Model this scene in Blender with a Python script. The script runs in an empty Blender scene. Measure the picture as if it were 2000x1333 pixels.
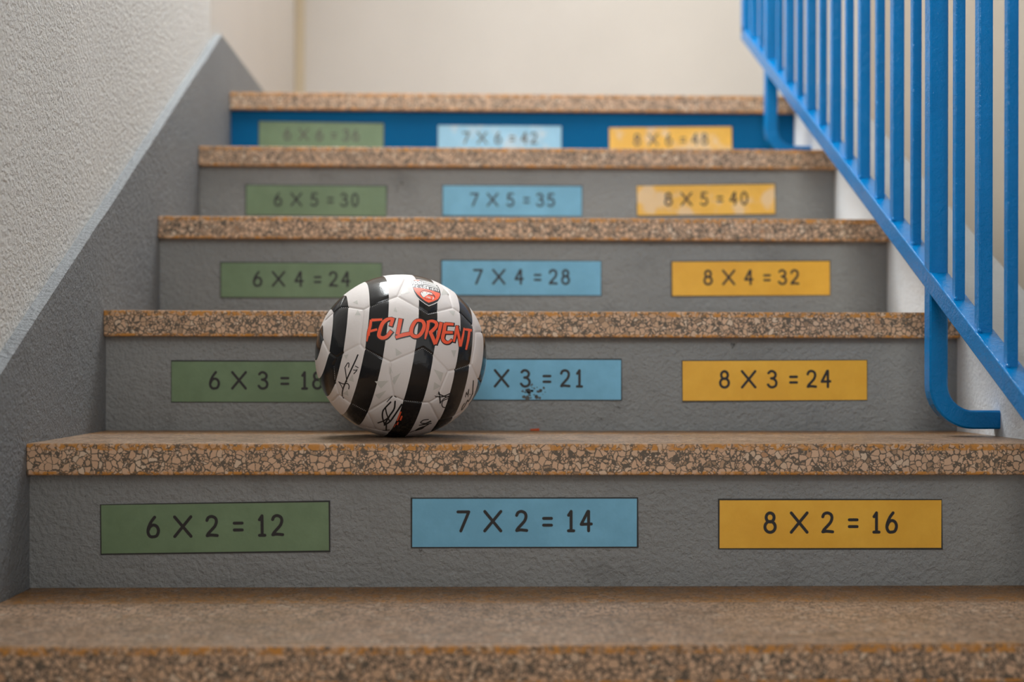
import bpy, bmesh, math, random
import numpy as np
from mathutils import Vector, Matrix
random.seed(7)
scene = bpy.context.scene
COL = scene.collection

# ------------------------------------------------------------------ camera
ZO = 0.42115                      # camera height above the lower floor
cam_d = bpy.data.cameras.new('camera')
cam = bpy.data.objects.new('camera', cam_d)
COL.objects.link(cam)
cam_d.sensor_width = 36.0
cam_d.lens = 2736.44 / 2000 * 36.0
cam_d.shift_y = 57.2 / 2000
cam_d.clip_start = 0.05
cam.matrix_world = (Matrix.Translation((0, 0, ZO)) @ Matrix.Rotation(-0.02861, 4, 'Z')
                    @ Matrix.Rotation(math.pi / 2, 4, 'X') @ Matrix.Rotation(0.00182, 4, 'Z'))
cam_d.dof.use_dof = True
cam_d.dof.focus_distance = 1.715
cam_d.dof.aperture_fstop = 2.9
scene.camera = cam

# ------------------------------------------------------------------ light
world = bpy.data.worlds.new('world')
scene.world = world
world.use_nodes = True
wn = world.node_tree
bg = wn.nodes['Background']
bg.inputs['Color'].default_value = (1.0, 0.99, 0.975, 1)
bg.inputs['Strength'].default_value = 0.7


def area(name, loc, target, size, size_y, power, color):
    l = bpy.data.lights.new(name, 'AREA')
    l.shape = 'RECTANGLE'
    l.size = size
    l.size_y = size_y
    l.energy = power
    l.color = color
    o = bpy.data.objects.new(name, l)
    COL.objects.link(o)
    o.location = loc
    o.rotation_euler = (Vector(target) - Vector(loc)).to_track_quat('-Z', 'Y').to_euler()
    return o


area('stair_window_light', (-0.50, 2.50, 2.15), (0.80, 2.0, 0.8), 1.1, 0.9, 64, (0.95, 0.99, 1.0))
area('landing_ceiling_light', (0.3, 3.5, 3.4), (0.3, 3.4, 0.0), 1.2, 0.8, 36, (0.95, 0.975, 1.0))
lamp = area('front_fill_light', (-0.1, -0.6, 2.2), (0.5, 2.7, 0.9), 1.0, 1.0, 2.7, (0.94, 0.985, 1.0))  # added fill from behind the camera to lift the risers; no fixture
lamp.data.spread = math.radians(45)

scene.view_settings.view_transform = 'Standard'
scene.view_settings.look = 'None'
scene.view_settings.exposure = 0.24
scene.view_settings.gamma = 1.0
scene.view_settings.use_curve_mapping = False

# ------------------------------------------------------------------ dimensions
D = 0.337          # going
H = 0.168          # rise
Y0 = 1.2866        # front of the lowest nosing in view
TH = 0.0366        # tread thickness
OV = 0.014         # nosing overhang
XL = -0.5116       # left end of the steps (face of the grey skirting)
XR = 0.690         # right end of the steps (face of the low side wall)
LW = 0.015         # ledge of the skirting
YB = 4.19          # back wall
XW = 1.167         # far wall of the stairwell
NS = 6


def yn(k): return Y0 + D * k                # nosing front of step k
def zt(k): return H * (k + 1)               # top of step k
def yr(k): return yn(k) + OV                # riser face below tread k

# ------------------------------------------------------------------ materials


def srgb(r, g, b):
    f = lambda c: (c / 255 / 12.92) if c <= 10.3 else ((c / 255 + 0.055) / 1.055) ** 2.4
    return (f(r), f(g), f(b), 1)


class NT:
    def __init__(s, name):
        s.m = bpy.data.materials.new(name)
        s.m.use_nodes = True
        s.t = s.m.node_tree
        s.b = s.t.nodes['Principled BSDF']

    def n(s, typ, **kw):
        nd = s.t.nodes.new(typ)
        for k, v in kw.items():
            setattr(nd, k, v)
        return nd

    def l(s, a, b): s.t.links.new(a, b)

    def math(s, op, a, b=None, c=None, clamp=False):
        nd = s.n('ShaderNodeMath', operation=op)
        nd.use_clamp = clamp
        for i, v in enumerate((a, b, c)):
            if v is None: continue
            if isinstance(v, (int, float)): nd.inputs[i].default_value = v
            else: s.l(v, nd.inputs[i])
        return nd.outputs[0]

    def noise(s, vec, scale, detail=4, rough=0.55):
        nd = s.n('ShaderNodeTexNoise')
        nd.inputs['Scale'].default_value = scale
        nd.inputs['Detail'].default_value = detail
        nd.inputs['Roughness'].default_value = rough
        s.l(vec, nd.inputs['Vector'])
        return nd

    def ramp(s, fac, stops, interp='LINEAR'):
        nd = s.n('ShaderNodeValToRGB')
        cr = nd.color_ramp
        cr.interpolation = interp
        while len(cr.elements) < len(stops): cr.elements.new(0.5)
        for e, (p, c) in zip(cr.elements, stops):
            e.position = p
            e.color = c if len(c) == 4 else (*c, 1)
        s.l(fac, nd.inputs[0])
        return nd.outputs[0]

    def mix(s, fac, a, b, blend='MIX'):
        nd = s.n('ShaderNodeMix', data_type='RGBA', blend_type=blend)
        if isinstance(fac, (int, float)): nd.inputs[0].default_value = fac
        else: s.l(fac, nd.inputs[0])
        for i, v in ((6, a), (7, b)):
            if isinstance(v, tuple): nd.inputs[i].default_value = v
            else: s.l(v, nd.inputs[i])
        return nd.outputs[2]

    def pos(s): return s.n('ShaderNodeNewGeometry').outputs['Position']

    def bump(s, height, strength, dist):
        nd = s.n('ShaderNodeBump')
        nd.inputs['Strength'].default_value = strength
        nd.inputs['Distance'].default_value = dist
        s.l(height, nd.inputs['Height'])
        s.l(nd.outputs[0], s.b.inputs['Normal'])
        return nd

    def set(s, **kw):
        for k, v in kw.items():
            s.b.inputs[k.replace('_', ' ')].default_value = v
        return s


def W(v): return (v, v, v, 1)


def plaster(name, col, col2, rough, s1, s2, strength, dist, fleck=0.0, spec=0.35):
    t = NT(name)
    t.b.inputs['Specular IOR Level'].default_value = spec
    p = t.pos()
    n1 = t.noise(p, s1, 5, 0.6)
    n2 = t.noise(p, s2, 3)
    n3 = t.noise(p, 3.5, 4)
    c = t.mix(t.ramp(n3.outputs[0], [(0.35, W(0)), (0.68, W(1))]), col, col2)
    if fleck:
        n4 = t.noise(p, 55, 5, 0.75)
        c = t.mix(t.math('MULTIPLY', t.ramp(n4.outputs[0], [(0.66, W(0)), (0.72, W(1))]), fleck), c, (0.03, 0.027, 0.025, 1))
        n5 = t.noise(p, 9, 6, 0.7)
        c = t.mix(t.math('MULTIPLY', t.ramp(n5.outputs[0], [(0.55, W(0)), (0.8, W(1))]), 0.35), c, (0.07, 0.062, 0.055, 1))
    t.l(c, t.b.inputs['Base Color'])
    t.b.inputs['Roughness'].default_value = rough
    h = t.math('ADD', n1.outputs[0], t.math('MULTIPLY', n2.outputs[0], 0.6))
    t.bump(h, strength, dist)
    return t.m


def terrazzo():
    t = NT('terrazzo')
    t.b.inputs['Specular IOR Level'].default_value = 0.3
    p = t.pos()
    w = t.noise(p, 110, 3)
    wv = t.n('ShaderNodeVectorMath', operation='SCALE')
    t.l(w.outputs['Color'], wv.inputs[0])
    wv.inputs['Scale'].default_value = 0.008
    pv = t.n('ShaderNodeVectorMath', operation='ADD')
    t.l(p, pv.inputs[0])
    t.l(wv.outputs[0], pv.inputs[1])

    def layer(scale, thr, var):
        e = t.n('ShaderNodeTexVoronoi', feature='DISTANCE_TO_EDGE')
        f = t.n('ShaderNodeTexVoronoi', feature='F1')
        for nd in (e, f):
            nd.inputs['Scale'].default_value = scale
            t.l(pv.outputs[0], nd.inputs['Vector'])
        sep = t.n('ShaderNodeSeparateColor')
        t.l(f.outputs['Color'], sep.inputs[0])
        dd = t.math('SUBTRACT', e.outputs['Distance'], t.math('MULTIPLY', sep.outputs[2], var))
        m = t.ramp(dd, [(thr, W(0)), (thr + 0.035, W(1))])
        return m, sep
    mb, cb = layer(138, 0.03, 0.065)
    ms, cs = layer(265, 0.045, 0.10)
    chip = [(0.0, (0.36, 0.235, 0.145, 1)), (0.1, (0.60, 0.385, 0.24, 1)), (0.45, (0.72, 0.47, 0.305, 1)),
            (0.75, (0.65, 0.41, 0.26, 1)), (0.9, (0.76, 0.58, 0.42, 1)), (1.0, (0.52, 0.285, 0.15, 1))]
    colb = t.ramp(cb.outputs[1], chip)
    cols = t.ramp(cs.outputs[1], chip)
    matrix = (0.145, 0.112, 0.082, 1)
    small = t.mix(t.math('MULTIPLY', ms, t.math('GREATER_THAN', cs.outputs[2], 0.12)), matrix, cols)
    usebig = t.math('MULTIPLY', t.math('GREATER_THAN', cb.outputs[0], 0.38), 1.0)
    big = t.mix(mb, matrix, colb)
    base = t.mix(usebig, small, big)
    # amber sealer worn along both arrises of the nosing
    sx = t.n('ShaderNodeSeparateXYZ')
    t.l(p, sx.inputs[0])
    fz = t.math('MODULO', t.math('ADD', sx.outputs[2], 0.0841), H)     # 0.084 at the tread's top
    top = t.math('LESS_THAN', t.math('ABSOLUTE', t.math('SUBTRACT', fz, 0.0841)), 0.0078)
    bot = t.math('LESS_THAN', t.math('ABSOLUTE', t.math('SUBTRACT', fz, 0.0841 - TH)), 0.0042)
    fy = t.math('MODULO', t.math('SUBTRACT', sx.outputs[1], Y0 - 0.1), D)
    front = t.math('LESS_THAN', fy, 0.1085)
    band = t.math('MULTIPLY', t.math('MAXIMUM', top, bot), front)
    nz = t.noise(p, 70, 3)
    amt = t.math('MULTIPLY', band, t.math('MULTIPLY', t.ramp(nz.outputs[0], [(0.34, W(0.1)), (0.56, W(0.95))]), t.ramp(cs.outputs[0], [(0.42, W(0.12)), (0.5, W(1))])))
    base = t.mix(amt, base, (0.62, 0.27, 0.055, 1))
    # walked tread tops: dull warm brown film
    nrm = t.n('ShaderNodeSeparateXYZ')
    t.l(t.n('ShaderNodeNewGeometry').outputs['Normal'], nrm.inputs[0])
    up = t.math('GREATER_THAN', nrm.outputs[2], 0.7)
    dn = t.noise(p, 6, 5, 0.7)
    base = t.mix(t.math('MULTIPLY', up, t.ramp(dn.outputs[0], [(0.3, W(0.5)), (0.7, W(0.72))])), base, (0.066, 0.030, 0.0075, 1))
    t.l(base, t.b.inputs['Base Color'])
    r = t.noise(p, 25, 4)
    t.l(t.ramp(r.outputs[0], [(0.3, W(0.34)), (0.7, W(0.5))]), t.b.inputs['Roughness'])
    t.bump(t.noise(p, 240, 3).outputs[0], 0.12, 0.0006)
    return t.m


def paint(name, col, rough, bump_s=260, strength=0.12, big=0.0, dist=0.0008, coat=0.0):
    t = NT(name)
    p = t.pos()
    n = t.noise(p, bump_s, 3)
    c = t.mix(t.ramp(t.noise(p, 14, 4).outputs[0], [(0.35, W(0)), (0.7, W(1))]), col, tuple(x * 0.88 for x in col[:3]) + (1,))
    t.l(c, t.b.inputs['Base Color'])
    t.b.inputs['Roughness'].default_value = rough
    t.b.inputs['Coat Weight'].default_value = coat
    t.b.inputs['Coat Roughness'].default_value = 0.12
    t.b.inputs['Specular IOR Level'].default_value = 0.22
    n2 = t.noise(p, 420, 2)
    t.bump(t.math('ADD', n.outputs[0], t.math('MULTIPLY', n2.outputs[0], 0.45)), strength, dist)
    return t.m


def plain(name, col, rough=0.5, spec=0.5):
    t = NT(name)
    t.set(Base_Color=col, Roughness=rough)
    t.b.inputs['Specular IOR Level'].default_value = spec
    return t.m


def sticker_mat(name, col, glare_wear=0.0):
    t = NT(name)
    p = t.pos()
    n = t.noise(p, 18, 5, 0.65)
    c = t.mix(t.ramp(n.outputs[0], [(0.4, W(0)), (0.75, W(1))]), col, tuple(min(1, x * 1.18 + 0.012) for x in col[:3]) + (1,))
    if glare_wear:
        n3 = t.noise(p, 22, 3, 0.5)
        c = t.mix(t.math('MULTIPLY', t.ramp(n3.outputs[0], [(0.52, W(0)), (0.62, W(1))]), glare_wear), c, (0.78, 0.78, 0.76, 1))  # whitish patches: gloss reflection painted into the colour, plus some real peeling
    t.l(c, t.b.inputs['Base Color'])
    t.b.inputs['Roughness'].default_value = 0.42
    n2 = t.noise(p, 30, 4, 0.6)
    t.bump(n2.outputs[0], 0.25, 0.003)
    return t.m


M = {}
M['grey'] = plaster('grey_wall_paint', srgb(157, 158, 156), srgb(147, 148, 146), 0.55, 165, 60, 0.85, 0.006, fleck=0.8)
M['skirt'] = plaster('grey_skirting_paint', srgb(136, 139, 141), srgb(127, 130, 133), 0.55, 165, 60, 0.85, 0.006, fleck=0.2)
M['blue_riser'] = plaster('blue_riser_paint', srgb(0, 100, 152), srgb(0, 90, 140), 0.5, 210, 70, 0.4, 0.003, spec=0.1)
M['stucco'] = plaster('white_stucco', srgb(238, 236, 231), srgb(232, 230, 225), 0.8, 150, 75, 1.0, 0.009)
M['cream'] = plaster('cream_wall_paint', srgb(207, 201, 193), srgb(203, 197, 189), 0.7, 160, 60, 0.15, 0.002)
M['taupe'] = plaster('taupe_wall_paint', srgb(176, 165, 150), srgb(172, 161, 147), 0.7, 160, 60, 0.15, 0.002)
M['kerb'] = plaster('pale_side_wall_paint', srgb(236, 239, 242), srgb(228, 231, 234), 0.5, 170, 60, 0.5, 0.004, fleck=0.15)
M['kerb_top'] = plaster('grey_side_wall_top', srgb(150, 150, 148), srgb(142, 142, 140), 0.55, 170, 60, 0.4, 0.003)
M['floor'] = plaster('floor_paint', srgb(140, 120, 100), srgb(130, 112, 94), 0.5, 170, 60, 0.2, 0.002)
M['terrazzo'] = terrazzo()
M['ceiling'] = plaster('ceiling_paint', srgb(214, 210, 204), srgb(208, 205, 200), 0.8, 160, 60, 0.15, 0.002)
M['trim'] = plain('tan_trim', srgb(196, 180, 152), 0.6)
M['rail'] = paint('blue_gloss_paint', srgb(0, 118, 186), 0.16, 110, 0.42, dist=0.003, coat=0.0)
M['ink'] = plain('black_ink', (0.018, 0.015, 0.014, 1), 0.45)
M['border'] = plain('black_border', (0.02, 0.018, 0.017, 1), 0.5)
M['green'] = sticker_mat('green_sticker', srgb(112, 135, 100))
M['lightblue'] = sticker_mat('blue_sticker', srgb(116, 180, 210))
M['yellow'] = sticker_mat('yellow_sticker', srgb(243, 180, 52))
M['lightblue_glare_worn'] = sticker_mat('glare_blue_sticker', srgb(150, 200, 226), 0.45)  # paler colour and patches paint in the glare on this sticker
M['yellow_glare_worn'] = sticker_mat('glare_worn_yellow_sticker', srgb(240, 184, 72), 0.36)  # painted-in glare on the blue riser's sticker, peeled patches on the one below
M['faded_ink'] = plain('faded_ink', (0.11, 0.095, 0.08, 1), 0.5)
M['orange_ink'] = plain('orange_print', srgb(255, 96, 58), 0.4)
M['white_ink'] = plain('white_print', srgb(232, 228, 224), 0.4)
M['pen'] = plain('marker_pen', (0.012, 0.011, 0.012, 1), 0.4)
M['greyprint'] = plain('grey_print', srgb(203, 199, 192), 0.45)
M['grime'] = plain('grime', (0.10, 0.10, 0.095, 1), 0.8)
M['scrap'] = plain('orange_paper', srgb(190, 78, 30), 0.7)

# ------------------------------------------------------------------ helpers


def link(name, me, mat=None, parent=None, loc=(0, 0, 0)):
    o = bpy.data.objects.new(name, me)
    COL.objects.link(o)
    for m in (mat if isinstance(mat, (list, tuple)) else [mat] if mat else []):
        me.materials.append(m)
    o.location = loc
    if parent: o.parent = parent
    return o


def obj(name, bm, mat, parent=None, loc=(0, 0, 0), smooth=False):
    me = bpy.data.meshes.new(name)
    if smooth:
        for f in bm.faces: f.smooth = True
    bm.to_mesh(me)
    bm.free()
    return link(name, me, mat, parent, loc)


def tag(o, label, cat, group=None):
    o['label'] = label
    o['category'] = cat
    if group: o['group'] = group
    return o


def struct(o):
    o['kind'] = 'structure'
    return o


def empty(name, loc=(0, 0, 0)):
    o = bpy.data.objects.new(name, None)
    COL.objects.link(o)
    o.location = loc
    o.empty_display_size = 0.05
    return o


def add_box(bm, x0, x1, y0, y1, z0, z1, bev=0.0, seg=2):
    b = bmesh.new()
    vs = [b.verts.new((x, y, z)) for x in (x0, x1) for y in (y0, y1) for z in (z0, z1)]
    for f in ((0, 1, 3, 2), (4, 6, 7, 5), (0, 4, 5, 1), (2, 3, 7, 6), (0, 2, 6, 4), (1, 5, 7, 3)):
        b.faces.new([vs[i] for i in f])
    bmesh.ops.recalc_face_normals(b, faces=b.faces)
    if bev: bmesh.ops.bevel(b, geom=list(b.edges), offset=bev, segments=seg, profile=0.5, affect='EDGES')
    me = bpy.data.meshes.new('tmp')
    b.to_mesh(me)
    b.free()
    bm.from_mesh(me)
    bpy.data.meshes.remove(me)


def box(name, ext, mat, parent=None, bev=0.0, origin=None, seg=2):
    """box with world extents; mesh stored relative to origin (its base centre) or to the parent's location"""
    bm = bmesh.new()
    add_box(bm, *ext, bev=bev, seg=seg)
    off = Vector(origin) if origin else (parent.location if parent else Vector(((ext[0] + ext[1]) / 2, (ext[2] + ext[3]) / 2, ext[4])))
    bmesh.ops.translate(bm, verts=bm.verts, vec=-Vector(off))
    return obj(name, bm, mat, parent, loc=(0, 0, 0) if parent else off)


def prism_yz(name, pts, x0, x1, mat, bev=0.0):
    """polygon in the y-z plane, extruded in x"""
    bm = bmesh.new()
    a = [bm.verts.new((x0, y, z)) for y, z in pts]
    b = [bm.verts.new((x1, y, z)) for y, z in pts]
    n = len(pts)
    bm.faces.new(a)
    bm.faces.new(b[::-1])
    for i in range(n):
        bm.faces.new((a[i], b[i], b[(i + 1) % n], a[(i + 1) % n]))
    bmesh.ops.recalc_face_normals(bm, faces=bm.faces)
    if bev: bmesh.ops.bevel(bm, geom=list(bm.edges), offset=bev, segments=2, profile=0.5, affect='EDGES')
    bmesh.ops.triangulate(bm, faces=[f for f in bm.faces if len(f.verts) > 4])
    return obj(name, bm, mat)


# ------------------------------------------------------------------ the setting
CEIL = 3.5


def ledge(y):   # top of the grey skirting on the left wall
    return ZO + 0.119 + 0.5127 * (min(y, 2.880) - 1.774)


YE = 2.83
struct(box('wall_left', (XL - LW - 0.15, XL - LW, -0.6, YE, 0, CEIL), M['stucco']))
struct(box('wall_landing_left', (XL - LW - 0.15, XL - LW, YE, YB, 0, CEIL), M['cream']))
struct(box('wall_back', (XL - LW - 0.15, XW + 0.15, YB, YB + 0.15, 0, CEIL), M['cream']))
struct(box('wall_right', (XW, XW + 0.15, 0.3, YB, 0, CEIL), M['taupe']))
struct(box('ceiling', (XL - LW - 0.15, XW + 0.15, 0.3, YB + 0.15, CEIL, CEIL + 0.12), M['ceiling']))
struct(box('floor', (XL - LW - 0.15, XW + 0.15, -1.2, YB + 0.15, -0.12, 0), M['floor']))
# grey skirting that follows the flight, protruding from the stucco
bm = bmesh.new()
prof = [(-0.6, 0.05), (0.62, 0.05)] + [(y, ledge(y)) for y in np.linspace(0.72, 2.880, 28)] + [(YB, ledge(9))]
rj = random.Random(3)
cols = []
for y, z in prof:
    w_ = LW + rj.uniform(-.0012, .0012)
    z += rj.uniform(-.0012, .0012)
    cols.append([bm.verts.new(q) for q in ((XL, y, 0), (XL, y, z - .002), (XL - .002, y, z), (XL - w_ - .004, y, z), (XL - w_ - .004, y, 0))])
for a, b in zip(cols, cols[1:]):
    for q in range(5):
        bm.faces.new((a[q], a[(q + 1) % 5], b[(q + 1) % 5], b[q]))
bm.faces.new(cols[0])
bm.faces.new(cols[-1][::-1])
bmesh.ops.recalc_face_normals(bm, faces=bm.faces)
struct(obj('baseboard_left', bm, M['skirt']))
# low side wall (string) closing the right ends of the steps


def kerb(y): return ZO + 0.0917 + 0.4985 * (y - 1.936)


kerb_o = struct(prism_yz('baseboard_right', [(1.05, 0.0), (3.001, 0.0), (3.001, kerb(3.001)), (1.05, kerb(1.05))], XR, XR + 0.103, M['kerb'], bev=0.004))
kerb_o.data.materials.append(M['kerb_top'])
for f in kerb_o.data.polygons:
    if f.normal.z > 0.6: f.material_index = 1
struct(box('trim_1', (XL - LW, XL - LW + 0.026, YB - 0.02, YB, ledge(9), CEIL), M['trim'], bev=0.003))
struct(box('floor_landing', (XL, XR + 0.103, yr(NS - 1) + 0.03, YB, zt(NS - 1) - 0.15, zt(NS - 1) - 0.0005), M['terrazzo']))

# ------------------------------------------------------------------ steps
STEP_LABEL = [
    'terrazzo step at the very bottom of the photo, blurred brown tread in front',
    'grey-fronted terrazzo step the football rests on, with the times-two stickers',
    'grey-fronted terrazzo step directly behind the football, with the times-three stickers',
    'grey-fronted terrazzo step bearing the times-four stickers, level with the top of the football',
    'grey-fronted terrazzo step bearing the times-five stickers, just under the blue riser',
    'topmost terrazzo step with a bright blue painted riser',
]
for k in range(NS):
    st = empty('stair_step', ((XL + XR) / 2, yn(k), zt(k - 1) if k else 0.0))
    tag(st, STEP_LABEL[k], 'step', 'terrazzo steps of the flight')
    yb = yr(k + 1) + 0.03 if k < NS - 1 else yr(k) + 0.03
    box('tread', (XL, XR, yn(k), yb, zt(k) - TH, zt(k)), M['terrazzo'], st, bev=0.0022, seg=3)
    r = box('riser', (XL, XR, yr(k), yr(k) + 0.03, (zt(k - 1) if k else 0.0), zt(k) - TH), M['blue_riser'] if k == NS - 1 else M['grey'], st)
    r['label'] = 'blue painted riser' if k == NS - 1 else 'rough grey painted riser'

# ------------------------------------------------------------------ ribbons (flat strokes)


def catmull(pts, n=8):
    if len(pts) < 3: return [Vector(p) for p in pts]
    P = [Vector(p) for p in pts]
    closed = (P[0] - P[-1]).length < 1e-6
    out = []
    for i in range(len(P) - 1):
        p1, p2 = P[i], P[i + 1]
        p0 = P[i - 1] if i > 0 else (P[-2] if closed else p1 * 2 - p2)
        p3 = P[i + 2] if i + 2 < len(P) else (P[1] if closed else p2 * 2 - p1)
        for j in range(n):
            t = j / n
            out.append(0.5 * ((2 * p1) + (p2 - p0) * t + (2 * p0 - 5 * p1 + 4 * p2 - p3) * t * t + (3 * p1 - p0 - 3 * p2 + p3) * t ** 3))
    out.append(P[-1])
    return out


STEP_ = 3e-6        # each piece of a stroke lies a hair above the one before


def ribbon(bm, pts, widths, mapf, caps=True, layer=0.0):
    """pts: 2D points; widths: full width at each; mapf(x, y, layer) -> 3D"""
    n = len(pts)
    if isinstance(widths, (int, float)): widths = [widths] * n
    L, Rr, Cc = [], [], []
    for i in range(n):
        a = pts[max(i - 1, 0)]
        b = pts[min(i + 1, n - 1)]
        d = (b - a)
        d = d.normalized() if d.length > 1e-9 else Vector((1, 0))
        nrm = Vector((-d.y, d.x)) * widths[i] / 2
        ly = layer + i * STEP_
        L.append(bm.verts.new(mapf(*(pts[i] + nrm), ly)))
        Rr.append(bm.verts.new(mapf(*(pts[i] - nrm), ly)))
    for i in range(n - 1):
        bm.faces.new((L[i], Rr[i], Rr[i + 1], L[i + 1]))
    if caps:
        for e, sgn in ((0, -1), (n - 1, 1)):
            a = pts[max(e - 1, 0)]
            b = pts[min(e + 1, n - 1)]
            d = (b - a).normalized() * sgn
            ang0 = math.atan2(d.y, d.x)
            ring = []
            for j in range(9):
                t = ang0 - math.pi / 2 + math.pi * j / 8
                q = pts[e] + Vector((math.cos(t), math.sin(t))) * widths[e] / 2
                ring.append(bm.verts.new(mapf(*q, layer + (e + sgn) * STEP_)))
            c = bm.verts.new(mapf(*pts[e], layer + (e + sgn) * STEP_))
            for j in range(8): bm.faces.new((c, ring[j], ring[j + 1]))


# ------------------------------------------------------------------ stickers
def ell(cx, cy, rx, ry, n=16, a0=90):
    return [(cx + rx * math.cos(math.radians(a0 + 360 * i / n)), cy + ry * math.sin(math.radians(a0 + 360 * i / n))) for i in range(n + 1)]


GL = {  # smooth strokes are tuples ('s', pts), straight ones ('l', pts)
    '0': [('s', ell(.5, .5, .46, .5))],
    '1': [('l', [(.08, .80), (.5, 1), (.5, 0)]), ('l', [(.06, 0), (.94, 0)])],
    '2': [('s', [(.03, .80), (.16, .94), (.48, 1.0), (.82, .92), (.93, .74), (.8, .52), (.5, .33), (.17, .14), (.04, .02)]), ('s', [(.04, .02), (.4, .05), (1.0, .02)])],
    '3': [('s', [(.06, .88), (.3, .99), (.62, .98), (.88, .84), (.84, .66), (.62, .57), (.38, .55)]),
          ('s', [(.38, .55), (.72, .50), (.97, .33), (.9, .10), (.55, 0), (.22, .03), (0, .16)])],
    '4': [('l', [(.66, 1), (.0, .33), (1.0, .35)]), ('l', [(.73, 1), (.73, 0)])],
    '5': [('l', [(.92, 1), (.2, 1), (.13, .55)]), ('s', [(.13, .55), (.45, .63), (.8, .55), (.98, .32), (.84, .08), (.45, 0), (.02, .1)])],
    '6': [('s', [(.66, 1.0), (.32, .75), (.07, .42), (.06, .18), (.25, .02), (.52, 0), (.84, .06), (1.0, .30), (.86, .52), (.55, .60), (.25, .52), (.06, .32)])],
    '7': [('l', [(.0, .98), (1.0, .98), (.27, 0)])],
    '8': [('s', ell(.5, .77, .37, .23)), ('s', ell(.5, .28, .48, .28))],
    'X': [('l', [(0, 1), (1, 0)]), ('l', [(1, 1), (0, 0)])],
    '=': [('l', [(0, .64), (1, .64)]), ('l', [(0, .29), (1, .29)])],
}


def glyphs(bm, ch, x, y, w, h, sw, mapf, layer):
    for s, (kind, pts) in enumerate(GL[ch]):
        P = [(x + px * w, y + py * h) for px, py in pts]
        if kind == 's':
            ribbon(bm, catmull(P, 6), sw, mapf, True, layer + s * 1e-5)
        else:
            for i in range(len(P) - 1):
                ribbon(bm, [Vector(P[i]), Vector(P[i + 1])], sw, mapf, True, layer + (s * 2 + i) * 1e-5)


SW_, SH_ = 0.2655, 0.0590
STICK = {  # (step, column): left x, gap below the tread, tilt in degrees
    (1, 0): (-.4300, .0325, .7), (1, 1): (-.0706, .0271, 0), (1, 2): (.2895, .0292, 0),
    (2, 0): (-.4215, .0335, 0), (2, 1): (-.0535, .0300, 0), (2, 2): (.2966, .0306, .35),
    (3, 0): (-.4130, .0373, 0), (3, 1): (-.0512, .0324, 0), (3, 2): (.3300, .0317, .5),
    (4, 0): (-.4264, .0338, -.2), (4, 1): (-.0568, .0322, 0), (4, 2): (.3115, .0283, 1.0),
    (5, 0): (-.4535, .0232, -.6), (5, 1): (-.0743, .0275, 0), (5, 2): (.2915, .0282, .9)}
CNAME = ['green', 'blue', 'yellow']
PLACE = {1: 'on the riser below the football', 2: 'on the riser right behind the football', 3: 'on the riser level with the ball top', 4: 'on the riser under the blue one', 5: 'on the blue riser'}
for (k, c), (xl, gap, tilt) in STICK.items():
    a, b = 6 + c, k + 1
    y = yr(k)
    ztop = zt(k) - TH - gap
    eq = f'{a}X{b}={a * b}'
    T = 0.0008
    # plate with a printed black border: origin at its lower centre on the riser
    bm = bmesh.new()
    bw = 0.0014
    hw = SW_ / 2
    o_ = [(-hw, 0), (hw, 0), (hw, SH_), (-hw, SH_)]
    i_ = [(-hw + bw, bw), (hw - bw, bw), (hw - bw, SH_ - bw), (-hw + bw, SH_ - bw)]
    # slightly uneven cut
    rr = random.Random(k * 10 + c)
    o_ = [(x + rr.uniform(-.0008, .0008), z + rr.uniform(-.0008, .0008)) for x, z in o_]
    vb = [bm.verts.new((x, 0, z)) for x, z in o_]
    vf = [bm.verts.new((x, -T, z)) for x, z in o_]
    vi = [bm.verts.new((x, -T, z)) for x, z in i_]
    f = bm.faces.new(vi)
    f.material_index = 0
    for i in range(4):
        j = (i + 1) % 4
        bm.faces.new((vf[i], vf[j], vi[j], vi[i])).material_index = 1
        bm.faces.new((vb[i], vb[j], vf[j], vf[i])).material_index = 1
    bm.faces.new(vb[::-1]).material_index = 1
    bmesh.ops.recalc_face_normals(bm, faces=bm.faces)
    st = obj('times_table_sticker', bm, [M[['green', 'lightblue', 'yellow'][c] + ('_glare_worn' if (k, c) in ((5, 1), (5, 2), (4, 2)) else '')], M['border']])
    st.location = (xl + hw, y - 0.0002, ztop - SH_)
    st.rotation_euler = (0, -math.radians(tilt), 0)
    tag(st, f'{CNAME[c]} sticker reading {a} X {b} = {a * b} {PLACE[k]}', 'sticker', 'times table stickers on the risers')
    bm = bmesh.new()
    mp = lambda x, z, l: (x - hw, -T - 0.00025 - l, z)
    gy, gh, dw = .31 * SH_, .445 * SH_, .060 * SW_
    sw = .0134 * SW_
    X = lambda u: u * SW_
    slots = [(str(a), .199, .061), ('X', .317, .084), (str(b), .456, .059), ('=', .576, .048)]
    res = str(a * b)
    if res[0] == '1': slots += [(res[0], .684, .040), (res[1], .742, .058)]
    else: slots += [(res[0], .668, .058)] + ([(res[1], .745, .058)] if res[1] != '1' else [('1', .752, .042)])
    for n_, (ch, u, wd) in enumerate(slots):
        glyphs(bm, ch, X(u) + sw / 2, gy + sw / 2, X(wd) - sw, gh - sw, sw, mp, 0)
    obj('printed_sum', bm, M['faded_ink' if k == 5 else 'ink'], st)
    if (k, c) == (2, 1):
        bm = bmesh.new()
        for _ in range(46):
            cx_ = .50 + rr.gauss(0, .028) + .02
            cz_ = .20 + rr.gauss(0, .12)
            if cz_ < .04: continue
            rad = abs(rr.gauss(0, .0011)) + .0006
            pts = [(X(cx_) + rad * (1 + rr.uniform(-.4, .4)) * math.cos(t), SH_ * cz_ + rad * (1 + rr.uniform(-.4, .4)) * math.sin(t)) for t in np.linspace(0, 6.28, 8)[:-1]]
            bm.faces.new([bm.verts.new(mp(px, pz, .0001)) for px, pz in pts])
        g = obj('grime_spot', bm, M['grime'], st)
        g['kind'] = 'stuff'

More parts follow.
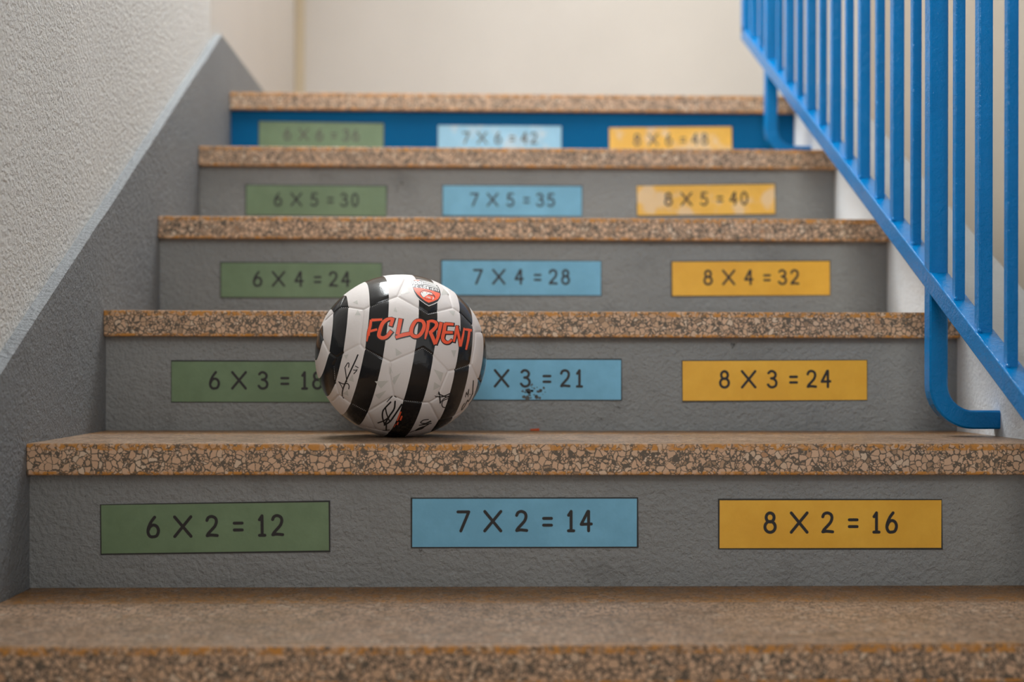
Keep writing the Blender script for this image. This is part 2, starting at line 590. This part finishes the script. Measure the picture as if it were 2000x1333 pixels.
# ------------------------------------------------------------------ railing
RX0, RX1 = 0.5965, 0.6215
RXC = (RX0 + RX1) / 2
SL = 0.4945


def rail_z(y): return ZO + 0.0996 + SL * (y - 1.81)        # underside of the lower rail


RH = 0.0285            # its vertical thickness
YEND, YSTART = 3.10, 0.95
HR = 0.92              # handrail above the lower rail
rail = empty('stair_railing', (RXC, 1.8225, zt(1)))
tag(rail, 'bright blue painted steel stair railing with square bars along the right side', 'railing')


def rel(bm): bmesh.ops.translate(bm, verts=bm.verts, vec=-rail.location)


def sloped(name, y0, y1, zoff, th, x0, x1):
    bm = bmesh.new()
    add_box(bm, x0, x1, y0, y1, 0, th, bev=0.0016)
    for v in bm.verts:
        v.co.z += rail_z(v.co.y) + zoff
    rel(bm)
    return obj(name, bm, M['rail'], rail)


sloped('bottom_rail', YSTART, YEND, 0, RH, RX0, RX1)
sloped('handrail', YSTART, YEND, HR, 0.034, RX0 - 0.008, RX1 + 0.008)


def bar(y, w, name='baluster'):
    bm = bmesh.new()
    z0 = rail_z(y) + RH - 0.008
    add_box(bm, RXC - w / 2, RXC + w / 2, y - w / 2, y + w / 2, z0, rail_z(y) + HR + 0.01, bev=0.0014)
    # weld bead at the foot
    b2 = bmesh.new()
    bmesh.ops.create_uvsphere(b2, u_segments=8, v_segments=6, radius=0.0032, matrix=Matrix.Translation((RXC - w / 2 + .001, y - w / 2, z0 + .0055)))
    me = bpy.data.meshes.new('t')
    b2.to_mesh(me)
    b2.free()
    bm.from_mesh(me)
    bpy.data.meshes.remove(me)
    rel(bm)
    obj(name, bm, M['rail'], rail)


PITCH = 1.0225 / 12
P0 = 1.8225
for i in range(-10, 16):
    y = P0 + PITCH * i
    if y < YSTART + 0.02 or y > YEND - 0.01: continue
    if i in (0, 12): continue
    bar(y, 0.0165 if i % 2 == 0 else 0.0125)
bar(YEND - 0.0125, 0.025, 'end_bar')


def post(y):
    """square post that comes down past the lower rail and bends sideways into the low wall"""
    zf = ZO - 0.0758 + (y - 1.8225) / D * H            # underside of the foot
    w = 0.0243
    R = 0.046
    path = [(RXC, rail_z(y) + HR + 0.01)]
    zc = zf + w / 2
    path += [(RXC, zc + R + 0.02)]
    for j in range(0, 11):
        t = math.pi / 2 * j / 10
        path.append((RXC + R - R * math.cos(t), zc + R - R * math.sin(t)))
    path.append((XR + 0.004, zc))
    bm = bmesh.new()
    rings = []
    n = len(path)
    for i, (x, z) in enumerate(path):
        a = Vector(path[max(i - 1, 0)])
        b = Vector(path[min(i + 1, n - 1)])
        d = (b - a).normalized()
        nr = Vector((-d.y, d.x))
        cs = []
        bv = 0.0022
        for sx, sy in ((-1, -1), (1, -1), (1, 1), (-1, 1)):
            for q in ((0, 1) if sx * sy > 0 else (1, 0)):
                ax = sx * (w / 2 - (bv if q else 0))
                ay = sy * (w / 2 - (0 if q else bv))
                cs.append((ax, ay))
        rings.append([bm.verts.new((x + nr.x * ax, y + ay, z + nr.y * ax)) for ax, ay in cs])
    m = len(rings[0])
    for i in range(n - 1):
        for j in range(m):
            bm.faces.new((rings[i][j], rings[i][(j + 1) % m], rings[i + 1][(j + 1) % m], rings[i + 1][j]))
    bm.faces.new(rings[0])
    bm.faces.new(rings[-1])
    bmesh.ops.recalc_face_normals(bm, faces=bm.faces)
    rel(bm)
    o = obj('post', bm, M['rail'], rail)
    o['label'] = 'thicker square post bent sideways at the foot'


post(P0)
post(P0 + PITCH * 12)

# ------------------------------------------------------------------ football
BR, BH = 0.1095, 0.1045                    # half width, half height (soft, slightly flattened)
BX, BY = -0.0908, 1.80
ang = math.atan2(BX, BY)                    # the printed front faces the camera's side of the flight
bR = Vector((math.cos(ang), -math.sin(ang), 0))
bF = Vector((-math.sin(ang), -math.cos(ang), 0))
bU = Vector((0, 0, 1))
BC = Vector((BX, BY, zt(1) + BH - 0.0012))
ball = empty('football', (BX, BY, zt(1)))
tag(ball, 'black and white striped leather football with red lettering resting on a step', 'ball')


def chart(x, y):
    """print layout of the ball's front: chart units -> unit direction (right, front, up)"""
    a = (580 + .2851 * x - 783.7) / 167.0
    b = -(500 + .2851 * y - 692) / 161.0
    r = math.hypot(a, b)
    if r > .992:
        a *= .992 / r
        b *= .992 / r
        r = .992
    return a, math.sqrt(1 - r * r), b


SEAMS = [
    [(515, 342), (690, 278), (825, 355), (890, 393), (945, 380), (1060, 348), (1110, 380), (1200, 470), (1215, 510)],
    [(690, 278), (742, 150), (700, 60)], [(1060, 348), (1030, 235), (985, 170)],
    [(262, 378), (303, 346), (360, 348), (465, 368), (445, 600), (330, 660), (288, 690), (235, 655), (185, 560), (150, 480)],
    [(465, 368), (515, 342)], [(303, 346), (330, 265), (360, 190)], [(262, 378), (200, 430)],
    [(445, 600), (470, 630), (588, 690), (645, 720), (790, 658), (858, 622), (915, 665), (1025, 780), (1072, 770), (1165, 740), (1185, 730), (1235, 830), (1260, 850)],
    [(1185, 730), (1210, 600), (1217, 510), (1275, 505)],
    [(645, 720), (640, 800), (665, 945), (490, 1055), (383, 1000), (300, 940), (275, 850), (265, 740), (288, 690)],
    [(665, 945), (730, 975), (855, 990), (900, 990), (950, 960), (1025, 780)],
    [(900, 990), (970, 1120), (1060, 1100), (1130, 1060), (1190, 1000)], [(970, 1120), (930, 1190), (850, 1225)],
    [(490, 1055), (515, 1110), (545, 1180), (700, 1215)], [(300, 940), (245, 990)], [(545, 1180), (430, 1160)],
]
segs = []
for s in SEAMS:
    dirs = []
    for i in range(len(s) - 1):
        for j in range(4):
            t = j / 4
            dirs.append(chart(s[i][0] * (1 - t) + s[i + 1][0] * t, s[i][1] * (1 - t) + s[i + 1][1] * t))
    dirs.append(chart(*s[-1]))
    for i in range(len(dirs) - 1):
        segs.append((dirs[i], dirs[i + 1]))
segs = np.array(segs)
back = segs.copy()
back[:, :, 1] *= -1
segs = np.concatenate([segs, back])
SA, SB = segs[:, 0], segs[:, 1]
SAB = SB - SA
SLL = np.maximum((SAB * SAB).sum(1), 1e-9)


def puff(d):
    """radius factor of the stitched casing at distance d (m) from a seam"""
    return 1.0 - 0.0125 * np.exp(-(d / 0.0011) ** 2) - 0.0055 * np.exp(-(d / 0.0055) ** 2) - 0.004 * np.exp(-(d / 0.016) ** 2)


def on_ball(x, y, layer=0.0):
    a, f, b = chart(x, y)
    p = np.array((a, f, b))
    t = np.clip(((p - SA) * SAB).sum(1) / SLL, 0, 1)
    dd = math.sqrt(((p - SA - t[:, None] * SAB) ** 2).sum(1).min()) * BR
    s = float(puff(max(dd, 0.0009))) + 0.0011 + layer * 0.45
    v = bR * (a * BR * s) + bF * (f * BR * s) + bU * (b * BH * s)
    return v + (BC - ball.location)


bm = bmesh.new()
bmesh.ops.create_icosphere(bm, subdivisions=8, radius=1.0)
me = bpy.data.meshes.new('casing')
bm.to_mesh(me)
bm.free()
nv = len(me.vertices)
co = np.empty(nv * 3, np.float32)
me.vertices.foreach_get('co', co)
co = co.reshape(-1, 3)                        # (right, front, up) unit directions
dist = np.full(nv, 9.0, np.float32)
for a, b in segs:
    a = a.astype(np.float32)
    b = b.astype(np.float32)
    mid = (a + b) / 2
    near = np.nonzero(co @ mid > 0.94)[0]
    p = co[near]
    ab = b - a
    t = np.clip(((p - a) @ ab) / max(float(ab @ ab), 1e-9), 0, 1)
    d = np.linalg.norm(p - (a + t[:, None] * ab), axis=1)
    dist[near] = np.minimum(dist[near], d)
dm = dist * BR
rad = puff(dm)
out = co * rad[:, None]
# soft contact patch
loc3 = (np.outer(out[:, 0] * BR, np.array(bR)) + np.outer(out[:, 1] * BR, np.array(bF)) + np.outer(out[:, 2] * BH, np.array(bU)))
lim = -(BH - 0.0012)
loc3[:, 2] = np.maximum(loc3[:, 2], lim + 0.0002)
# stripes are rings about one axis of the ball (kept as an attribute of each point)
AX = np.array([0.9677, -0.1964, -0.1582], np.float32)
stripe = co @ AX
me.vertices.foreach_set('co', loc3.astype(np.float32).ravel())
at = me.attributes.new('ring', 'FLOAT', 'POINT')
at.data.foreach_set('value', stripe.astype(np.float32))
me.polygons.foreach_set('use_smooth', np.ones(len(me.polygons), bool))
me.update()

t = NT('football_leather')
attr = t.n('ShaderNodeAttribute', attribute_name='ring')
fac = t.math('MULTIPLY_ADD', attr.outputs['Fac'], 0.5, 0.5)
edges = [(-.977, 1), (-.907, 0), (-.786, 1), (-.580, 0), (-.386, 1), (-.060, 0), (.158, 1), (.459, 0), (.642, 1), (.838, 0), (.945, 1)]
stops = [(0.0, W(0))] + [((s * .5 + .5), W(v)) for s, v in edges]
wht = t.ramp(fac, stops, 'CONSTANT')
tc = t.n('ShaderNodeTexCoord')
c = t.mix(wht, (0.010, 0.010, 0.011, 1), srgb(226, 218, 214))
t.l(c, t.b.inputs['Base Color'])
t.l(t.mix(wht, W(0.13), W(0.55)), t.b.inputs['Roughness'])
t.l(t.mix(wht, W(0.5), W(0.25)), t.b.inputs['Specular IOR Level'])
wr = t.noise(tc.outputs['Object'], 38, 4, 0.6)
fine = t.noise(tc.outputs['Object'], 900, 2)
hgt = t.math('ADD', t.math('MULTIPLY', wr.outputs[0], 1.0), t.math('MULTIPLY', fine.outputs[0], 0.06))
t.bump(hgt, 0.22, 0.003)
casing = link('casing', me, t.m, ball)
casing.location = BC - ball.location
# seam stitches showing white across the black bands
ST = [[(520, 353), (637, 293)], [(830, 360), (889, 396), (945, 382)], [(478, 632), (585, 691)], [(793, 660), (856, 626), (917, 664)],
      [(1075, 771), (1165, 741)], [(735, 977), (855, 990)], [(388, 1003), (484, 1053)], [(306, 346), (358, 349)], [(268, 745), (272, 840)], [(1115, 388), (1195, 466)]]
for s in ST:
    bm = bmesh.new()
    for i in range(len(s) - 1):
        a, b = Vector(s[i]), Vector(s[i + 1])
        n = max(2, int((b - a).length / 11))
        for j in range(n):
            p = a.lerp(b, (j + .5) / n)
            d = (b - a).normalized()
            r_ = 2.3
            c0 = on_ball(*p, .0)
            n0 = Vector(c0 - (BC - ball.location)).normalized()
            ring = [bm.verts.new(on_ball(p.x + r_ * math.cos(q), p.y + r_ * math.sin(q), -.006)) for q in np.linspace(0, 2 * math.pi, 7)[:-1]]
            tip = bm.verts.new(c0 + n0 * .0003)
            for q in range(6): bm.faces.new((ring[q], ring[(q + 1) % 6], tip))
    bmesh.ops.recalc_face_normals(bm, faces=bm.faces)
    obj('stitching', bm, M['white_ink'], ball)


def patch(bm, poly, layer, mi=0, maxlen=14):
    """filled polygon laid onto the ball"""
    b = bmesh.new()
    b.faces.new([b.verts.new((x, y, 0)) for x, y in poly])
    bmesh.ops.triangulate(b, faces=b.faces)
    for _ in range(6):
        lo = [e for e in b.edges if e.calc_length() > maxlen]
        if not lo: break
        bmesh.ops.subdivide_edges(b, edges=lo, cuts=1, use_grid_fill=False)
        bmesh.ops.triangulate(b, faces=b.faces)
    vm = {v: bm.verts.new(on_ball(v.co.x, v.co.y, layer)) for v in b.verts}
    for f in b.faces:
        q = [vm[v] for v in f.verts]
        nn = (q[1].co - q[0].co).cross(q[2].co - q[0].co)
        if nn.dot(q[0].co - (BC - ball.location)) < 0: q.reverse()
        try: bm.faces.new(q).material_index = mi
        except ValueError: pass
    b.free()


# faint grey triangles printed on the white panels
for tri in [[(412, 410), (428, 370), (450, 408)], [(665, 385), (676, 355), (690, 392)], [(1030, 375), (1075, 372), (1060, 410)], [(678, 628), (722, 662), (682, 680)],
            [(545, 845), (632, 842), (585, 893)], [(545, 935), (620, 905), (572, 965)], [(925, 765), (990, 790), (975, 850)], [(930, 850), (975, 880), (925, 905)],
            [(340, 675), (372, 668), (358, 700)], [(375, 840), (400, 800), (408, 850)], [(650, 830), (712, 790), (670, 870)], [(640, 745), (660, 790), (640, 800)],
            [(700, 270), (735, 210), (775, 255)], [(975, 270), (1000, 215), (1040, 250)], [(640, 185), (690, 150), (660, 195)], [(1040, 640), (1060, 690), (1075, 640)],
            [(330, 930), (365, 905), (370, 945)], [(395, 320), (425, 305), (430, 335)]]:
    bm = bmesh.new()
    patch(bm, tri, 0.0006, maxlen=30)
    obj('triangle_print', bm, M['greyprint'], ball)

# lettering: brush strokes (x, y, width) in chart units; source crop 8.696 px per unit step
S6 = lambda x, y: ((700 + x * .115 - 580) / .2851, (600 + y * .115 - 500) / .2851)
LET = {
    'F': [[(245, 225, 44), (232, 330, 50), (205, 430, 46), (180, 580, 18)], [(250, 232, 52), (340, 228, 44), (425, 224, 40)], [(225, 415, 44), (345, 385, 40)], [(222, 430, 26), (218, 490, 10)]],
    'C': [[(600, 195, 62), (560, 330, 56)], [(575, 205, 40), (500, 225, 60), (430, 290, 64), (390, 400, 64), (375, 490, 62), (430, 525, 62), (500, 500, 60), (575, 410, 62)]],
    'L': [[(720, 210, 66), (700, 320, 64), (670, 470, 66)], [(640, 515, 50), (760, 475, 66), (880, 450, 60)]],
    'O': [[(985, 235, 54), (935, 280, 60), (895, 370, 62), (895, 460, 62), (950, 500, 60), (1020, 480, 60), (1075, 400, 62), (1098, 310, 62), (1065, 245, 58), (985, 235, 54)]],
    'R': [[(1165, 260, 52), (1155, 350, 50), (1130, 450, 46), (1112, 540, 26)], [(1140, 262, 46), (1220, 240, 50), (1290, 270, 58), (1290, 330, 56), (1230, 400, 60), (1180, 440, 50)],
          [(1195, 430, 56), (1240, 530, 60), (1275, 625, 54)]],
    'I': [[(1375, 260, 58), (1350, 370, 58), (1320, 500, 52), (1280, 620, 44)]],
    'E': [[(1440, 275, 60), (1420, 400, 62), (1395, 520, 60), (1430, 580, 58), (1490, 590, 46), (1545, 545, 40)], [(1440, 285, 54), (1510, 285, 50), (1580, 290, 44)], [(1430, 425, 50), (1500, 425, 48), (1565, 425, 42)]],
    'N': [[(1640, 310, 46), (1610, 440, 46), (1578, 580, 38)], [(1630, 310, 44), (1660, 470, 46), (1690, 655, 48)], [(1755, 340, 22), (1740, 450, 38), (1690, 650, 46)]],
    'T': [[(1755, 365, 34), (1830, 370, 46), (1895, 378, 46)], [(1850, 375, 46), (1825, 530, 46), (1785, 705, 36)]],
}
bo, br_ = bmesh.new(), bmesh.new()
li = 0
for ch, strokes in LET.items():
    for s in strokes:
        P = [(*S6(x, y), w * .115 / .2851) for x, y, w in s]
        sm = catmull(P, 5) if len(P) > 2 else [Vector(P[0]).lerp(Vector(P[1]), q / 4) for q in range(5)]
        pts = [Vector((v.x, v.y)) for v in sm]
        wd = [v.z for v in sm]
        if ch == 'O': pass
        li += 1
        ribbon(br_, pts, [w * .93 for w in wd], on_ball, caps=False, layer=0.0030 + li * 3e-5)
        # black outline drawn a little lower and to the right, as on the print
        po = [p + Vector((2.5, 2.5)) for p in pts]
        d0 = (po[0] - po[1]).normalized() * 5
        d1 = (po[-1] - po[-2]).normalized() * 5
        po = [po[0] + d0] + po[1:-1] + [po[-1] + d1]
        ribbon(bo, po, [w + 10 for w in wd], on_ball, caps=False, layer=0.0016 + li * 2e-5)


def face_out(bm):
    cc = BC - ball.location
    for f in bm.faces:
        f.normal_update()
        if f.normal.dot(f.calc_center_median() - cc) < 0: f.normal_flip()


for b_ in (bo, br_): face_out(b_)
let = obj('lettering', br_, M['orange_ink'], ball)
let['label'] = 'red brush lettering reading FC LORIENT'
lo_ = obj('letter_outline', bo, M['pen'], let)

# crest
C5 = lambda x, y: ((790 + x * .06 - 580) / .2851, (530 + y * .06 - 500) / .2851)


def C5s(l): return [C5(*p) for p in l]


crest = empty('crest', (0, 0, 0))
crest.parent = ball
crest['label'] = 'shield emblem with orange lower half'


def cpart(name, mat, fill=(), lines=(), layer=0.001):
    bm = bmesh.new()
    for p in fill: patch(bm, C5s(p), layer, maxlen=12)
    for i, (p, w) in enumerate(lines):
        ribbon(bm, catmull([C5(*q) for q in p], 5) if len(p) > 2 else [Vector(C5(*p[0])).lerp(Vector(C5(*p[1])), q / 3) for q in range(4)], w * .21, on_ball, caps=False, layer=layer + i * 1e-5)
    face_out(bm)
    return obj(name, bm, mat, crest)


outer = [(212, 262), (300, 245), (480, 240), (700, 285), (900, 340), (1060, 410), (1110, 500), (1150, 620), (1165, 750), (1135, 880), (1050, 1010), (930, 1080), (755, 1155),
         (640, 1085), (480, 965), (370, 850), (280, 690), (230, 520), (205, 380)]
cen = Vector((700, 620))
inn = [tuple(cen + (Vector(p) - cen) * .955) for p in outer]
cpart('shield_rim', M['white_ink'], [outer], layer=.0012)
cpart('shield_field', M['pen'], [inn], layer=.0020)
cpart('orange_field', M['orange_ink'], [[(270, 545), (480, 555), (700, 590), (900, 640), (1115, 705), (1110, 790), (1050, 910), (900, 990), (750, 1040), (640, 985), (500, 870), (400, 770), (330, 670)]],
      [([(310, 275), (465, 277)], 26)], layer=.0028)
cpart('flag', M['white_ink'], [[(250, 285), (580, 305), (580, 430), (245, 415)]],
      [([(590, 320), (740, 345), (900, 390), (1010, 430)], 36), ([(590, 385), (740, 405), (900, 445), (1055, 490)], 40), ([(600, 450), (800, 480), (950, 510), (1085, 545)], 26)], layer=.0028)
dots = [(305, 305), (415, 322), (530, 335), (355, 352), (470, 362), (290, 382), (410, 395), (535, 402)]
cpart('flag_speck', M['pen'], [[(x - 18, y - 16), (x + 18, y - 16), (x + 18, y + 18), (x - 18, y + 18)] for x, y in dots], layer=.0034)
# tiny club name
tiny = {'F': [[(0, 0), (0, 1)], [(0, 0), (.9, 0)], [(0, .5), (.7, .5)]], 'C': [[(.9, 0), (0, 0)], [(0, 0), (0, 1)], [(0, 1), (.9, 1)]], 'L': [[(0, 0), (0, 1)], [(0, 1), (.9, 1)]],
        'O': [[(0, 0), (1, 0)], [(1, 0), (1, 1)], [(1, 1), (0, 1)], [(0, 1), (0, 0)]], 'R': [[(0, 0), (0, 1)], [(0, 0), (.9, 0)], [(.9, 0), (.9, .5)], [(.9, .5), (0, .5)], [(.3, .5), (1, 1)]],
        'I': [[(.5, 0), (.5, 1)]], 'E': [[(0, 0), (0, 1)], [(0, 0), (.9, 0)], [(0, .5), (.8, .5)], [(0, 1), (.9, 1)]],
        'N': [[(0, 0), (0, 1)], [(0, 0), (1, 0)], [(1, 0), (1, 1)]], 'T': [[(0, 0), (1, 0)], [(.5, 0), (.5, 1)]],
        '1': [[(.5, 0), (.5, 1)]], '9': [[(1, .5), (0, .5)], [(0, .5), (0, 0)], [(0, 0), (1, 0)], [(1, 0), (1, 1)]],
        '2': [[(0, 0), (1, 0)], [(1, 0), (1, .5)], [(1, .5), (0, .5)], [(0, .5), (0, 1)], [(0, 1), (1, 1)]],
        '6': [[(1, 0), (0, 0)], [(0, 0), (0, 1)], [(0, 1), (1, 1)], [(1, 1), (1, .5)], [(1, .5), (0, .5)]]}
lines = []
for ch, x0, y0 in (('F', 275, 450), ('C', 368, 462), ('L', 515, 472), ('O', 602, 488), ('R', 705, 510), ('I', 800, 528), ('E', 872, 540), ('N', 955, 562), ('T', 1040, 585)):
    for a, b in tiny[ch]:
        f = lambda q: (x0 + q[0] * 52, y0 + q[1] * 66 + q[0] * 9)
        lines.append(([f(a), f(b)], 24))
cpart('club_name', M['white_ink'], (), lines, layer=.0028)
lines = []
for n_, ch in enumerate('1926'):
    for a, b in tiny[ch]:
        f = lambda q: (675 + n_ * 36 + q[0] * 24, 838 + n_ * 6 + q[1] * 44)
        lines.append(([f(a), f(b)], 11))
cpart('fish_outline', M['pen'], (), [([(590, 880), (540, 820), (490, 740), (520, 670), (620, 640), (740, 660), (860, 720), (930, 800), (940, 860)], 20),
                                    ([(570, 820), (620, 775), (720, 765), (850, 790), (930, 820), (950, 870)], 26), ([(600, 870), (680, 920), (800, 930), (880, 930)], 12)], layer=.0033)
cpart('fish_body', M['white_ink'], [[(505, 740), (530, 695), (620, 668), (700, 690), (800, 700), (870, 735), (850, 765), (760, 750), (650, 755), (570, 790), (560, 830), (590, 875), (540, 815)]],
      [([(880, 850), (905, 890), (870, 930)], 26)] + lines, layer=.0036)
cpart('fish_eye', M['pen'], [[(535, 705), (575, 705), (575, 725), (540, 722)], [(680, 705), (705, 712), (700, 735), (680, 725)], [(785, 715), (815, 720), (805, 740), (785, 735)]], layer=.0041)

STEP_ = 1.5e-5
# signatures in marker pen; A: lower-left crop, B: lower-right crop
A = lambda x, y: ((600 + x * .1275 - 580) / .2851, (690 + y * .1275 - 500) / .2851)
Bq = lambda x, y: ((780 + x * .1275 - 580) / .2851, (690 + y * .1275 - 500) / .2851)
SIG = [
    (A, 'on the left white band', [([(815, 15), (780, 100), (700, 270), (640, 400), (590, 520), (572, 620), (582, 660)], 20), ([(625, 200), (640, 300), (650, 410)], 14),
                                   ([(630, 190), (665, 135), (685, 140), (680, 195)], 13), ([(525, 412), (590, 440), (660, 435), (685, 470), (678, 515)], 14), ([(530, 415), (560, 460), (590, 525)], 12),
                                   ([(752, 235), (790, 238)], 12), ([(758, 290), (795, 250), (805, 225)], 12), ([(780, 178), (822, 200)], 12)]),
    (A, 'largest, near the bottom of the ball', [([(1355, 700), (1340, 810), (1270, 920), (1200, 1050)], 24), ([(1450, 745), (1370, 870), (1280, 1000), (1195, 1060)], 24), ([(1290, 710), (1215, 790), (1175, 850), (1170, 940), (1200, 1050)], 22),
                                                 ([(1215, 800), (1230, 880), (1270, 990)], 18), ([(1100, 1030), (1190, 990), (1270, 930)], 20), ([(1225, 1060), (1220, 1150)], 22), ([(1170, 1158), (1270, 1140)], 14),
                                                 ([(1235, 710), (1310, 630)], 12), ([(1345, 628), (1370, 645)], 12)]),
    (Bq, 'on the right of the middle white band', [([(540, 635), (640, 630), (765, 575)], 16), ([(590, 570), (600, 650), (605, 725)], 20), ([(605, 725), (660, 660), (750, 610)], 12), ([(600, 600), (680, 630), (740, 635)], 16),
                                                   ([(740, 650), (650, 690), (630, 740), (645, 785), (685, 795)], 13), ([(528, 618), (533, 622)], 10)]),
    (Bq, 'on the far right white band', [([(1110, 395), (1105, 520), (1105, 600)], 16), ([(1100, 590), (1070, 670), (1040, 715), (1030, 690), (985, 790), (945, 850), (950, 790), (980, 740)], 14),
                                         ([(988, 640), (1000, 565), (1015, 610), (1038, 520), (1030, 640)], 10), ([(1058, 600), (1066, 604)], 12)]),
    (Bq, 'at the foot of the middle white band', [([(435, 975), (360, 985), (320, 1025), (400, 1035), (475, 1010)], 14), ([(470, 1000), (360, 1050), (295, 1065), (440, 1045), (480, 1040)], 14), ([(440, 1050), (340, 1110), (245, 1150), (300, 1110), (400, 1075)], 16),
                                                  ([(160, 1182), (210, 1160), (260, 1140)], 9), ([(380, 1085), (345, 1120), (250, 1150)], 12)]),
]
for mp_, lab, strokes in SIG:
    bm = bmesh.new()
    for i, (p, w) in enumerate(strokes):
        q = [mp_(*pt) for pt in p]
        pts = catmull(q, 6) if len(q) > 2 else [Vector(q[0]).lerp(Vector(q[1]), e / 4) for e in range(5)]
        ribbon(bm, pts, w * .1275 / .2851, on_ball, layer=.001 + i * 3e-5)
    face_out(bm)
    sg = obj('signature', bm, M['pen'], ball)
    sg['label'] = 'black marker signature ' + lab
bm = bmesh.new()
for i, (x0, y0, x1, y1, w) in enumerate([(1440, 850, 1385, 990, 22), (1455, 915, 1430, 985, 24), (1400, 1010, 1385, 1055, 20), (1365, 1040, 1335, 1090, 10)]):
    a, b = Vector(A(x0, y0)), Vector(A(x1, y1))
    ribbon(bm, [a.lerp(b, e / 3) for e in range(4)], w * .1275 / .2851, on_ball, caps=False, layer=.001 + i * 3e-5)
face_out(bm)
obj('small_print', bm, M['orange_ink'], ball)

# ------------------------------------------------------------------ litter
bm = bmesh.new()
add_box(bm, -.0065, .0065, -.003, .003, 0, .0030, bev=.0007)
for v in bm.verts: v.co.z += 0.0006 * math.sin(v.co.x * 400)  if v.co.z > .001 else 0
sc = obj('paper_scrap', bm, M['scrap'], loc=((1045 - 921.7) / 2736 * 1.965, yr(2) - 0.0045, zt(1)))
tag(sc, 'tiny orange scrap lying against the riser to the right of the football', 'litter')
